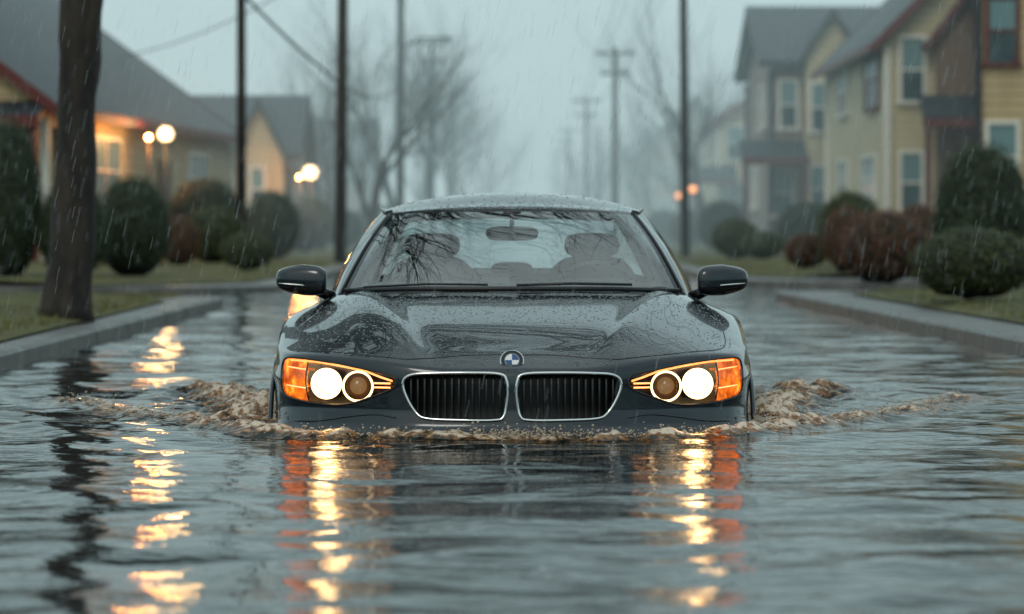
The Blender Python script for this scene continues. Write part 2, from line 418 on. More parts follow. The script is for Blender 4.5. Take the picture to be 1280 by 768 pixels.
    mb.tube(pts,.045,8); mb.obj('tail_lamp',mat('tail_red',(.25,.01,.01),.1),car,True)
patch('lower_intake',[(p[0]*.8,p[1]) for p in LI],-.003,M['black'],1)
bp=empty('badge',(0,.085,.288)); bp.parent=car
mb=MB()
def disc(mb,r,y,m,a0=0,a1=2*math.pi,n=32):
    o=len(mb.v); mb.v.append((0,y,0))
    for k in range(n+1):
        a=a0+(a1-a0)*k/n; mb.v.append((r*math.cos(a),y,r*math.sin(a)))
    for k in range(n): mb.f.append((o,o+1+k,o+2+k)); mb.m.append(m)
disc_ring(mb,(0,0,0),.046,.046,.012,-.004,0); disc_ring(mb,(0,0,0),.046,.042,-.004,-.007,0)
disc(mb,.042,-.006,1); disc_ring(mb,(0,0,0),.0285,.026,-.0075,-.009,0)
for q in range(4): disc(mb,.026,-.0085,2 if q%2 else 3,q*math.pi/2,(q+1)*math.pi/2,10)
disc_ring(mb,(0,0,0),.026,.0285,-.009,-.0075,0)
mb.obj('badge_roundel',[M['chrome'],M['gloss_black'],M['white'],M['blue']],bp)
bp.rotation_euler=(R(-30),0,0)

NV=24
def ghpt(i,v):
    bx,by=GB[i]; b=np.array([bx,by,H(bx,by)-.006]); t=np.array(GT[i])
    p=b*(1-v)+t*v; bul=math.sin(math.pi*v)
    k=i/GN
    if k<3.5: p[1]-=.035*bul; p[2]+=.025*bul
    elif k<8.5: p[0]+=.03*bul
    else: p[1]+=.03*bul; p[2]+=.02*bul
    return p
gv=[];gf=[];gm=[]
nG=len(GB)
for i in range(nG):
    for v in range(NV+1):
        gv.append(tuple(ghpt(i,v/NV)))
for i in range(nG-1):
    k=(i+.5)/GN
    for v in range(NV):
        vv=(v+.5)/NV
        a=i*(NV+1)+v; gf.append((a,a+NV+1,a+NV+2,a+1))
        if k<3.1:
            m_=0
            if k>2.95 or vv>.965 or vv<.03: m_=2
        elif k<4.05: m_=1
        elif k<7.9:
            m_=3
            if abs(k-6.1)<.16 or k<4.2 or k>7.75 or vv<.05 or vv>.93: m_=2
        elif k<9: m_=1
        else: m_=3 if (k>9.15 and .06<vv<.93) else 2
        gm.append(m_)
off=len(gv); NCr=24
for i in range(nG):
    x,y,z=ghpt(i,1.0)
    u=min(max((y-2.0)/1.4,0),1); c=.082*math.sin(math.pi*min(u*1.0,1))**.6 if 0<u<1 else 0
    for k in range(NCr+1):
        q=k/NCr; gv.append((x*q,y,z+c*(1-q**2.4)))
for i in range(nG-1):
    for k in range(NCr):
        a=off+i*(NCr+1)+k; gf.append((a,a+1,a+NCr+2,a+NCr+1)); gm.append(1)
n0=len(gv)
gv2=gv+[(-x,y,z) for x,y,z in gv]; gf2=gf+[tuple(i+n0 for i in f[::-1]) for f in gf]
gh=obj('greenhouse',gv2,gf2,[M['wind'],M['paint'],M['gloss_black'],M['sglass']],car,True,gm+gm)
bm=bmesh.new(); bm.from_mesh(gh.data); bmesh.ops.remove_doubles(bm,verts=bm.verts,dist=.0008); bmesh.ops.recalc_face_normals(bm,faces=bm.faces); bm.to_mesh(gh.data); bm.free()
for sx in(1,-1):
    mb=MB(); mb.tube([(sx*(p[0]+.004),p[1],p[2]+.004) for p in [ghpt(i,1.0) for i in range(int(3.2*GN),int(8.6*GN))]],.007,6)
    mb.tube([(sx*(p[0]+.002),p[1]-.003,p[2]+.002) for p in [ghpt(int(3.35*GN),v) for v in np.linspace(0,1,14)]],.006,6)
    mb.obj('roof_rail_trim',M['gloss_black'],car,True)
mb=MB()
mb.tube([(.02,1.265,.555),(.25,1.275,.562),(.50,1.345,.556)],.006,6); mb.tube([(-.62,1.36,.545),(-.35,1.275,.560),(-.1,1.255,.557)],.005,6)
mb.tube([(-.70,1.40,.530),(-.4,1.22,.541),(0,1.175,.542),(.4,1.22,.541),(.70,1.40,.530)],.010,8)
mb.obj('wipers_and_cowl',M['black'],car,True)
def blob(mb,c,d,e=.6,m=0,nu=20,nv=12,taper=0):
    def s(w,k): return math.copysign(abs(w)**k,w)
    o=len(mb.v)
    for a in range(nu):
        th=2*math.pi*a/nu
        for b in range(nv+1):
            ph=-math.pi/2+math.pi*b/nv
            Z=s(math.sin(ph),e); r=s(math.cos(ph),e); X=r*s(math.cos(th),e); Y=r*s(math.sin(th),e)
            k=1-taper*Z
            mb.v.append((c[0]+X*d[0]*k,c[1]+Y*d[1],c[2]+Z*d[2]))
    for a in range(nu):
        for b in range(nv):
            mb.f.append((o+a*(nv+1)+b,o+((a+1)%nu)*(nv+1)+b,o+((a+1)%nu)*(nv+1)+b+1,o+a*(nv+1)+b+1)); mb.m.append(m)
mb=MB()
for sx in(1,-1):
    blob(mb,(sx*.36,2.45,.50),(.22,.07,.17),taper=.18); blob(mb,(sx*.36,2.44,.715),(.125,.05,.055))
    for q in(-.05,.05): mb.tube([(sx*.36+q,2.45,.63),(sx*.36+q,2.44,.70)],.007,6)
    blob(mb,(sx*.36,3.3,.60),(.12,.05,.05))
blob(mb,(0,3.3,.585),(.10,.05,.045)); blob(mb,(0,3.38,.53),(.65,.08,.05))
mb.obj('seats',M['cabin'],car,True)
mb=MB(); blob(mb,(0,1.98,.768),(.115,.018,.032)); mb.tube([(0,1.99,.79),(0,2.02,.86)],.010,8); blob(mb,(0,1.97,.85),(.045,.03,.02)); mb.obj('rear_view_mirror',M['black'],car,True)
mb=MB(); mb.tube([(.36+.185*math.cos(a),1.80-.06*math.sin(a),.475+.165*math.sin(a)) for a in np.linspace(0,2*math.pi,40,endpoint=False)],.014,8,0,True)
blob(mb,(.36,1.80,.475),(.08,.03,.06)); mb.obj('steering_wheel',M['black'],car,True)
mb=MB(); blob(mb,(.36,1.55,.55),(.19,.1,.03)); blob(mb,(0,1.6,.545),(.66,.18,.02)); mb.obj('dashboard',M['cabin'],car,True)
mb=MB()
ico=bmesh.new(); bmesh.ops.create_icosphere(ico,subdivisions=1,radius=1); iv=[v.co.copy() for v in ico.verts]; iff=[tuple(v.index for v in f.verts) for f in ico.faces]; ico.free()
def bead(p,r,fl=.55): mb.add([(p[0]+v.x*r,p[1]+v.y*r,p[2]+v.z*r*fl) for v in iv],iff)
for _ in range(4200):
    x=random.uniform(-.88,.88); y=.06+1.18*random.random()**.9
    ex=np.interp(y,[e[1] for e in E],[e[0] for e in E])
    if abs(x)>ex-.02: continue
    bead((x,y,H(x,y)),random.choice([.0015,.002,.003,.0036,.005]),.4)
for _ in range(1300):
    i=random.randrange(0,nG-1); x,y,z=ghpt(i,1.0); u=min(max((y-2.0)/1.4,0),1); c=.082*math.sin(math.pi*u)**.6 if 0<u<1 else 0; q=random.random()
    bead((x*q*random.choice([1,-1]),y,z+c*(1-q**2.4)),random.choice([.002,.003,.0045]))
for _ in range(1100):
    i=random.randrange(0,3*GN); p=ghpt(i,random.random()); bead((p[0]*random.choice([1,-1])+random.uniform(-.01,.01),p[1]-.001,p[2]+.001),random.choice([.0012,.0018,.0026]))
mb.obj('rain_beads',M['beads'],car,True)

# ------------------------------------------------------------ water
def wavesum(X,Y,seed,n,lmin,lmax,slope,aniso=1.0):
    rs=np.random.RandomState(seed); Z=np.zeros_like(X)
    for _ in range(n):
        L=math.exp(rs.uniform(math.log(lmin),math.log(lmax))); th=rs.uniform(0,2*math.pi) if aniso==1 else rs.normal(math.pi/2,.75)
        k=2*math.pi/L; ph=rs.uniform(0,2*math.pi); a=slope/k/math.sqrt(n)*1.4
        Z+=a*np.sin(k*(X*math.cos(th)+Y*math.sin(th))+ph+.8*np.sin(.6*X+ph*3)+.6*np.sin(.35*Y+ph))
    return Z
xs=np.concatenate([-np.geomspace(60,6.3,14),np.arange(-6,-2.6,.05),np.arange(-2.6,2.6,.0145),np.arange(2.6,6,.05),np.geomspace(6.3,60,14)])
ysl=np.concatenate([np.arange(2,6,.1),np.arange(6,11.6,.028),np.arange(11.6,16.6,.0165),np.arange(16.6,24,.05),24*np.exp(np.arange(0,math.log(500/24),.006))])
X,Y=np.meshgrid(xs,ysl)
fade=np.clip((60-Y)/35,0,1)
fx=np.clip((7-np.abs(X))/2,0,1)
nearf=np.clip((12.5-Y)/3,0,1)
Z=(wavesum(X,Y,1,16,.8,2.2,.030,2)*(1+.1*nearf)+wavesum(X,Y,2,22,.24,.7,.034,2)*np.clip((30-Y)/10,.0,1)+wavesum(X,Y,5,22,.12,.25,.008)*np.clip((18-Y)/4,0,1)*(1-.5*nearf))*fade*fx
choppy=np.clip(1-np.abs(Y-15)/4.5,0,1)*np.clip((np.abs(X)-.6)/.8,0,1)
Z+=wavesum(X,Y,3,24,.22,.6,.07)*choppy*fx
def dist_poly(X,Y,P):
    D=np.full(X.shape,9.0); Tt=np.zeros(X.shape); acc=0
    tot=sum(math.dist(P[i],P[i+1]) for i in range(len(P)-1))
    for i in range(len(P)-1):
        a=np.array(P[i]);b=np.array(P[i+1]);ab=b-a;L=np.linalg.norm(ab)
        t=np.clip(((X-a[0])*ab[0]+(Y-a[1])*ab[1])/L**2,0,1)
        d=np.hypot(X-a[0]-t*ab[0],Y-a[1]-t*ab[1]); m_=d<D; D[m_]=d[m_]; Tt[m_]=(acc+t[m_]*L)/tot; acc+=L
    return D,Tt
foam=np.zeros_like(X)
arms=[]
for sx in(1,-1):
    arm=[tuple(p) for p in cr([(sx*.02,12.34),(sx*.35,12.33),(sx*.65,12.41),(sx*.92,12.62),(sx*1.14,13.0),(sx*1.42,13.65),(sx*1.74,14.4),(sx*2.05,15.2)],6)]
    wash=[tuple(p) for p in cr([(sx*.99,12.95),(sx*1.06,13.6),(sx*1.14,14.4),(sx*1.28,15.2),(sx*1.4,16)],6)]
    arms.append((arm,wash))
    D,t=dist_poly(X,Y,arm)
    wv=.065+.09*t; e=np.exp(-(D/wv)**2); hgt=.038*(1-.5*t)*np.clip(t*8+.3,0,1)
    D2,t2=dist_poly(X,Y,wash); e2=np.exp(-(D2/(.13+.15*t2))**2)*np.clip(t2*5+.45,0,1)*(1-.4*t2)
    wob=np.zeros_like(X); idx=np.argwhere((e>.02)|(e2>.02))
    w2=np.zeros_like(X)
    for r,c in idx:
        p=Vector((X[r,c]*6,Y[r,c]*6,sx)); wob[r,c]=noise.fractal(p,1.0,2.0,4); w2[r,c]=noise.noise(Vector((X[r,c]*19,Y[r,c]*19,3)))
    Z+=e*hgt*(1+1.0*wob+.3*w2)+e2*.062*(.6+1.4*wob+.35*w2)
    for kk,amp in((.32,.012),(.62,.008),(.95,.006)):
        Z+=amp*np.exp(-((D-kk)/.09)**2)*np.clip(t*3,0,1)*np.clip(1.1-t,0,1)
    foam=np.maximum(foam,np.clip(e*(1.15-.5*t)*(.72+1.2*wob+.6*w2),0,1)); foam=np.maximum(foam,np.clip(e2*(.60+1.5*wob+.6*w2),0,1))
nyy,nxx=X.shape
V=np.stack([X,Y,Z],-1).reshape(-1,3)
I=np.arange(nyy*nxx).reshape(nyy,nxx); F=np.stack([I[:-1,:-1],I[:-1,1:],I[1:,1:],I[1:,:-1]],-1).reshape(-1,4)
me=bpy.data.meshes.new('water'); me.vertices.add(len(V)); me.vertices.foreach_set('co',V.ravel().astype(np.float32))
me.loops.add(F.size); me.loops.foreach_set('vertex_index',F.ravel().astype(np.int32)); me.polygons.add(len(F))
me.polygons.foreach_set('loop_start',np.arange(0,F.size,4,dtype=np.int32)); me.polygons.foreach_set('use_smooth',np.ones(len(F),bool))
at=me.attributes.new('foam','FLOAT','POINT'); at.data.foreach_set('value',foam.ravel().astype(np.float32))
me.update(calc_edges=True); me.validate()
water=bpy.data.objects.new('water',me); COL.objects.link(water)
m=mat('flood_water',(.009,.012,.012),.045,0,IOR=1.333); me.materials.append(m)
b=bsdf(m); b.inputs['Specular IOR Level'].default_value=.42
a=nd(m,'ShaderNodeAttribute',attribute_name='foam'); tc=nd(m,'ShaderNodeTexCoord')
n=nd(m,'ShaderNodeTexNoise'); n.inputs['Scale'].default_value=34; n.inputs['Detail'].default_value=6; lk(m,tc.outputs['Object'],n.inputs['Vector'])
mu=nd(m,'ShaderNodeMath',operation='MULTIPLY_ADD'); lk(m,n.outputs[0],mu.inputs[0]); mu.inputs[1].default_value=2.6; mu.inputs[2].default_value=-1.3
ad=nd(m,'ShaderNodeMath',operation='ADD'); lk(m,mu.outputs[0],ad.inputs[0]); lk(m,a.outputs['Fac'],ad.inputs[1])
gt0=nd(m,'ShaderNodeMath',operation='GREATER_THAN'); lk(m,a.outputs['Fac'],gt0.inputs[0]); gt0.inputs[1].default_value=.02
ml0=nd(m,'ShaderNodeMath',operation='MULTIPLY'); lk(m,ad.outputs[0],ml0.inputs[0]); lk(m,gt0.outputs[0],ml0.inputs[1])
mr=nd(m,'ShaderNodeMapRange'); mr.inputs['From Min'].default_value=.18; mr.inputs['From Max'].default_value=1.05; lk(m,ml0.outputs[0],mr.inputs[0])
rp=nd(m,'ShaderNodeValToRGB'); cr_=rp.color_ramp; cr_.elements[0].color=(.010,.013,.012,1); cr_.elements[1].color=(.62,.52,.42,1)
e_=cr_.elements.new(.25); e_.color=(.10,.050,.020,1); e_=cr_.elements.new(.65); e_.color=(.25,.135,.062,1)
lk(m,mr.outputs[0],rp.inputs[0]); lk(m,rp.outputs[0],b.inputs['Base Color'])
m2=nd(m,'ShaderNodeMapRange'); m2.inputs['To Min'].default_value=.045; m2.inputs['To Max'].default_value=.36; lk(m,mr.outputs[0],m2.inputs[0]); lk(m,m2.outputs[0],b.inputs['Roughness'])
mp_=nd(m,'ShaderNodeMapping'); mp_.inputs['Scale'].default_value=(1.0,1.6,1); lk(m,tc.outputs['Object'],mp_.inputs[0])
n3=nd(m,'ShaderNodeTexNoise'); n3.inputs['Scale'].default_value=2.0; n3.inputs['Detail'].default_value=3; lk(m,mp_.outputs[0],n3.inputs['Vector'])
bp1=nd(m,'ShaderNodeBump'); bp1.inputs['Strength'].default_value=.42; bp1.inputs['Distance'].default_value=.04; lk(m,n3.outputs[0],bp1.inputs['Height'])
n4=nd(m,'ShaderNodeTexNoise'); n4.inputs['Scale'].default_value=16; n4.inputs['Detail'].default_value=3; lk(m,mp_.outputs[0],n4.inputs['Vector'])
bp2=nd(m,'ShaderNodeBump'); bp2.inputs['Strength'].default_value=.26; bp2.inputs['Distance'].default_value=.006; lk(m,n4.outputs[0],bp2.inputs['Height']); lk(m,bp1.outputs[0],bp2.inputs['Normal']); lk(m,bp2.outputs[0],b.inputs['Normal'])

mb=MB()
for arm,wash in arms:
    for _ in range(2000):
        if random.random()<.6: P=arm; k=int((random.random()**1.5)*(len(P)-1)); sc=.035; hh=.05
        else: P=wash; k=int((random.random()**1.3)*(len(P)-1)); sc=.09; hh=.10
        x=P[k][0]+random.gauss(0,sc); y=P[k][1]+random.gauss(0,sc)
        r=random.choice([.0015,.002,.003,.004,.0055])*random.uniform(.7,1.2)
        z=abs(random.gauss(0,hh*.35))+.015
        mb.add([(x+v.x*r,y+v.y*r,z+v.z*r*.9) for v in iv],iff)
mb.obj('splash_foam',mat('foam_drops',(.46,.37,.28),.15),None,True)

# ------------------------------------------------------------ ground, kerbs, lawns
obj('ground',[(-900,-60,-.60),(900,-60,-.60),(900,1600,-.60),(-900,1600,-.60)],[(0,1,2,3)],varied('ground_mud',(.04,.045,.03),(.07,.07,.045),.2,.9))
obj('road',[(-7,-40,-.48),(7,-40,-.48),(7,520,-.48),(-7,520,-.48)],[(0,1,2,3)],M['asphalt'])
def rounded(P,r,seg=8):
    out=[];n=len(P)
    for i in range(n):
        p=Vector(P[i]); a=Vector(P[i-1]); b=Vector(P[(i+1)%n])
        da=(a-p).normalized(); db=(b-p).normalized(); rr=min(r,(a-p).length*.45,(b-p).length*.45)
        s=p+da*rr; e=p+db*rr
        for k in range(seg+1):
            t=k/seg; q=s*(1-t)**2+p*2*t*(1-t)+e*t*t; out.append((q.x,q.y))
    return out
def slab(name,P,z0,z1,m,parent=None):
    n=len(P); v=[(x,y,z0) for x,y in P]+[(x,y,z1) for x,y in P]
    f=[tuple(range(n,2*n))]+[(i,(i+1)%n,n+(i+1)%n,n+i) for i in range(n)]
    o=obj(name,v,f,m,parent); bm=bmesh.new(); bm.from_mesh(o.data); bmesh.ops.recalc_face_normals(bm,faces=bm.faces); bm.to_mesh(o.data); bm.free(); return o
def lawn(name,x0f,y0,y1,side):
    v=[];f=[];ny=max(20,int((y1-y0)/.6)); nx=34
    for j in range(ny+1):
        y=y0+(y1-y0)*j/ny
        for i in range(nx+1):
            q=(i/nx)**2; x=x0f(y)+side*q*40
            z=.10+.03*min(q*40/.4,1)+.035*min(q*40,5)/5*2+.03*noise.noise(Vector((x*.8,y*.8,0)))*min(q*40,1)
            v.append((x,y,z))
    for j in range(ny):
        for i in range(nx):
            a=j*(nx+1)+i; q=(a,a+1,a+nx+2,a+nx+1); f.append(q if side>0 else q[::-1])
    return obj(name,v,f,M['lawn'],None,True)
slab('pavement',rounded([(-2.78,6),(-2.86,34),(-45,34.6),(-45,6)],1.6),-.5,.085,M['kerb'])
slab('pavement',rounded([(3.45,6),(2.82,37),(45,38.5),(45,6)],1.6),-.5,.085,M['kerb'])
slab('pavement',rounded([(-2.85,39),(-2.95,480),(-60,480),(-60,38.4)],1.4),-.5,.085,M['kerb'])
slab('pavement',rounded([(2.85,43.5),(3.0,480),(60,480),(60,45)],1.4),-.5,.085,M['kerb'])
for nm,P in(('kerb',[(-2.78,6),(-2.86,32.6)]),('kerb',[(3.45,6),(2.85,35.6)])):
    mb=MB(); (xa,ya),(xb,yb)=P; sg=1 if xa>0 else -1; n=int((yb-ya)/.9)
    for k in range(n):
        t0=k/n; t1=(k+1)/n-.016/n
        y0=ya+(yb-ya)*t0; y1=ya+(yb-ya)*t1; x0=xa+(xb-xa)*t0; x1=xa+(xb-xa)*t1; j=random.uniform(-.004,.004)
        v=[]
        for (x,y) in((x0,y0),(x1,y1)):
            v+=[(x-sg*.02+j,y,-.3),(x-sg*.015+j,y,.085),(x+sg*.01+j,y,.108+j),(x+sg*.15+j,y,.108+j),(x+sg*.15+j,y,-.3)]
        mb.add(v,[(0,1,6,5),(1,2,7,6),(2,3,8,7),(3,4,9,8),(0,4,3,2,1),(5,6,7,8,9)])
    mb.obj('kerb',M['kerb'])
lawn('lawn',lambda y:-3.12-.012*(y-20)-(0 if y<31 else (y-31)**2*.25),6,33.4,-1)
lawn('lawn',lambda y:3.75-.018*(y-20)+(0 if y<34 else (y-34)**2*.25),6,36.6,1)
lawn('lawn',lambda y:-3.25-(0 if y>42 else (42-y)**2*.3),39.6,300,-1)
lawn('lawn',lambda y:3.3+(0 if y>47 else (47-y)**2*.3),45.6,300,1)
mb=MB()
def gblades(n,xa,xb,ya,yb):
    for _ in range(n):
        x=random.uniform(xa,xb); y=random.uniform(ya,yb)
        z=.125+.02*(noise.noise(Vector((x*.8,y*.8,0)))); h=random.uniform(.02,.055); a=random.uniform(0,6.28); w=.006
        dx,dy=math.cos(a)*w,math.sin(a)*w; lx,ly=random.gauss(0,.015),random.gauss(0,.015)
        mb.add([(x-dx,y-dy,z-.02),(x+dx,y+dy,z-.02),(x+lx,y+ly,z+h)],[(0,1,2)])
gblades(10000,-6.5,-3.25,20,33); gblades(10000,3.75,7,20,35); gblades(6000,-7,-3.4,42,60); gblades(6000,3.5,8,47,65)
mb.obj('grass',M['grass'])

# ------------------------------------------------------------ bushes
bushmesh={}
for key in('g1','g2','g3'):
    mb=MB(); bi=bmesh.new(); bmesh.ops.create_icosphere(bi,subdivisions=4,radius=1)
    seedo={'g1':1,'g2':5,'g3':9}[key]
    def rr(d): return 1+.09*noise.fractal(d*3.0+Vector((seedo,0,0)),1,2,4)
    mb.add([tuple(v.co*.92*rr(v.co)) for v in bi.verts],[tuple(v.index for v in f.verts) for f in bi.faces],0); bi.free()
    for _ in range(8000):
        d=Vector((random.gauss(0,1),random.gauss(0,1),random.gauss(0,1))).normalized()
        if d.z<-.7: continue
        p=d*rr(d)*random.uniform(.91,1.05); n_=(d+Vector((random.gauss(0,.5),random.gauss(0,.5),random.gauss(0,.5)))).normalized()
        u=n_.orthogonal().normalized(); w=n_.cross(u); a=random.uniform(0,6.28); u2=u*math.cos(a)+w*math.sin(a); w2_=n_.cross(u2); s=random.uniform(.018,.036)
        mb.add([p-u2*s,p-w2_*s*.5,p+u2*s,p+w2_*s*.5],[(0,1,2,3)],1)
    me=bpy.data.meshes.new('bush_'+key); me.from_pydata(mb.v,[],mb.f); me.materials.append(M['core']); me.materials.append(M[key]); me.polygons.foreach_set('material_index',mb.m); bushmesh[key]=me
F_=4144.0
def bush(u,w,vt,vb,key,d=None):
    d=d or min(.62*F_/(vb-283),120)
    x=(u-640)/F_*d; rx=w/2/F_*d; zt=.8-(vt-283)/F_*d; zb=.8-(vb-283)/F_*d
    o=bpy.data.objects.new('shrub',bushmesh[key]); COL.objects.link(o)
    rz=(zt-zb)/2*1.08; o.location=(x,d+rx,zt-rz); o.scale=(rx,rx,rz); o.rotation_euler=(0,0,random.uniform(0,6.28))
for q in[(2,90,148,345,'g1'),(85,95,228,345,'g1'),(160,98,220,343,'g1'),(222,52,270,330,'g3'),(252,92,222,300,'g1',62),(262,86,258,328,'g2'),(306,66,290,337,'g2'),(337,74,238,322,'g1'),
         (388,62,246,312,'g1'),(378,40,268,314,'g3'),(430,50,262,308,'g1',95),(470,60,255,300,'g2',120),
         (1228,158,284,372,'g2'),(1236,122,178,345,'g1',44),(1112,112,262,352,'g3'),(1066,84,238,335,'g2'),(1062,60,258,338,'g3'),(1010,56,292,334,'g3'),(1012,80,252,318,'g1'),
         (956,54,289,323,'g2'),(922,62,272,322,'g2'),(905,64,250,312,'g1'),(862,50,262,308,'g3',110),(830,50,262,305,'g1',130),(1150,60,255,330,'g3',60)]:
    bush(*q)

# ------------------------------------------------------------ bare trees
def grow(mb,p,d,L,r,lv,rs,maxlv,spread=.5,up=.12,first=1.0):
    nseg=4 if lv<2 else 3
    pts=[p.copy()]; rad=[r]; q=p.copy(); dd=d.copy()
    for k in range(nseg):
        dd=(dd+Vector((rs.gauss(0,.12),rs.gauss(0,.12),rs.gauss(0,.08)+up*.3))).normalized()
        q=q+dd*(L/nseg); pts.append(q.copy()); rad.append(r*(1-.38*(k+1)/nseg))
    mb.tube(pts,rad,[10,7,6,4,3,3,3,3][lv],0)
    if lv>=maxlv: return
    nb=rs.choice([3,3,4]) if lv<4 else 3
    for k in range(nb):
        t=1.0 if k==0 else rs.uniform(.45,1.0)
        idx=min(int(t*nseg),nseg); bp_=pts[idx]; br=rad[idx]*(.8 if k==0 else .58)
        ax=Vector((rs.gauss(0,1),rs.gauss(0,1),rs.gauss(0,.5))); ax=(ax-dd*ax.dot(dd)).normalized()
        nd_=(dd+ax*rs.uniform(.25,.5 if k==0 else 1.0)*spread*1.6+Vector((0,0,up))).normalized()
        grow(mb,bp_,nd_,L*rs.uniform(.66,.86),br,lv+1,rs,maxlv,spread,up)
treemesh=[]
for s in range(3):
    rs=random.Random(11+s); mb=MB(); grow(mb,Vector((0,0,0)),Vector((0,0,1)),2.6,.18,0,rs,6,.5)
    me=bpy.data.meshes.new('bare_tree_%d'%s); me.from_pydata(mb.v,[],mb.f); me.materials.append(M['twig']); treemesh.append(me)
def btree(u,d,s,k,base=.2):
    o=bpy.data.objects.new('bare_tree',treemesh[k]); COL.objects.link(o); o.location=((u-640)/F_*d,d,base); o.scale=(s,s,s*1.05); o.rotation_euler=(0,0,random.uniform(0,6.28))
btree(462,86,.82,0); btree(540,120,1.0,1); btree(565,150,1.1,2); btree(500,110,1.0,2); btree(420,105,.9,1); btree(588,190,1.1,0); btree(600,240,1.2,1); btree(380,120,.9,0)
btree(885,110,1.0,2); btree(850,140,1.0,0); btree(760,170,.8,1); btree(735,210,.8,2); btree(718,250,.9,0); btree(700,300,.9,1); btree(610,300,1.1,2); btree(820,170,1.0,1); btree(960,150,1.1,0)
btree(525,170,1.2,0); btree(555,210,1.3,1)
rs=random.Random(5); mb=MB()
base=Vector((-3.34,24.8,.05)); trunk=[]; rad=[]
for k in range(33):
    t=k/32; z=t*4.6; trunk.append(base+Vector((.055*z+.012*math.sin(z*2.1),.02*z,z))); rad.append(.155+.075*math.exp(-z*4.5)-.012*t+.008*math.sin(z*3.3))
mb.tube(trunk,rad,28)
for i,vv in enumerate(mb.v):
    V_=Vector(vv); k=noise.noise(Vector((V_.x*7,V_.y*7,V_.z*2)))*.03+noise.noise(Vector((V_.x*20,V_.y*20,V_.z*6)))*.014; c=base+Vector((.055*V_.z,.02*V_.z,0)); dv=Vector((V_.x-c.x,V_.y-c.y,0)); mb.v[i]=tuple(V_+dv.normalized()*k if dv.length>0 else V_)
top=trunk[-1]
for (dx,dy,dz,L,r) in[(.9,-.35,.75,2.6,.12),(.35,-.9,.7,2.8,.12),(.6,.1,1.0,2.6,.10),(-.6,.2,.9,2.6,.1),(-.2,.8,.8,2.3,.08),(.75,-.75,.55,2.6,.12),(.85,-.9,.9,3.0,.12)]:
    grow(mb,top-Vector((0,0,random.uniform(0,.5))),Vector((dx,dy,dz)).normalized(),L,r,1,rs,6,.5,.05)
for (dx,dy,dz,L,r) in[(2.0,-6.0,3.4,3.9,.15),(2.3,-4.6,.6,3.4,.13)]:
    grow(mb,top-Vector((0,0,.2)),Vector((dx,dy,dz)).normalized(),L,r,1,rs,6,.42,.02)
mb.obj('street_tree',M['bark'],None,True)

# ------------------------------------------------------------ utility poles & wires
def pole(x,y,h,r,lean=0,arm=True,lamp=False):
    e=empty('utility_pole',(x,y,0)); mb=MB(); mb.tube([(0,0,-.1),(lean*h*.5,0,h*.5),(lean*h,0,h)],[r,r*.88,r*.75],12); mb.obj('post',M['pole'],e,True)
    mb=MB()
    if arm:
        for za,w in((h-.25,1.5),(h-1.0,1.1)) if h<9 else ((h-.25,1.6),):
            mb.box((lean*h,-.12,za),(w,.09,.11),0)
            for q in(-.45,-.25,.25,.45): mb.tube([(lean*h+q*w,-.12,za+.05),(lean*h+q*w,-.12,za+.2)],[.035,.02],8,1)
        mb.obj('crossarm',[M['pole'],M['trim_d']],e)
    if lamp:
        mb=MB(); mb.tube([(0,0,6.0),(.6,-.02,6.3),(1.25,-.03,6.3)],.035,8); blob(mb,(1.35,-.03,6.29),(.22,.09,.05)); mb.obj('lamp_arm',M['trim_d'],e,True)
    return e
P_=[(-3.32,64,9.5,.12,.01,True,False),(-3.28,97,9.6,.13,.003,True,True),(-3.3,137,8.6,.12,0,True,False),(-3.3,190,8.6,.12,0,True,False),(-4.9,60,9,.095,0,False,False),
    (3.82,73,9.2,.105,-.008,True,False),(3.82,123,7.45,.14,0,True,False),(3.82,171,7.5,.14,0,True,False),(3.82,225,7.5,.14,0,True,False),(3.82,290,7.5,.14,0,True,False)]
for p in P_: pole(*p)
def wires(name,A,B,sag,r=.012):
    mb=MB()
    for a,b_ in zip(A,B):
        a=Vector(a);b_=Vector(b_); mb.tube([a.lerp(b_,t)-Vector((0,0,sag*4*t*(1-t))) for t in np.linspace(0,1,22)],r,5)
    mb.obj(name,M['wire'],None,True)
def tops(x,y,h,w=1.5): return [(x+q*w,y,h) for q in(-.45,-.25,.25,.45)]
R_=[tops(3.82,20,9.4),tops(3.82,73,9.2),tops(3.82,123,7.4),tops(3.82,171,7.45),tops(3.82,225,7.45)]
for a,b_ in zip(R_[:-1],R_[1:]): wires('power_lines',a,b_,.7)
L_=[tops(-3.25,20,9.6),tops(-3.23,64,9.4),tops(-3.25,97,9.5),tops(-3.3,137,8.5),tops(-3.3,190,8.5)]
for a,b_ in zip(L_[:-1],L_[1:]): wires('power_lines',a,b_,.6)
wires('telephone_cable',[(-4.9,38,5.6)],[(-3.3,64,3.55)],.25,.026)
wires('telephone_cable',[(-3.3,64,3.55)],[(-3.3,97,4.9)],.3,.02)
wires('telephone_cable',[(-3.3,64,6.0),(-3.28,97,6.4)],[(-9.0,75,4.6),(-7,120,4.6)],.3,.014)

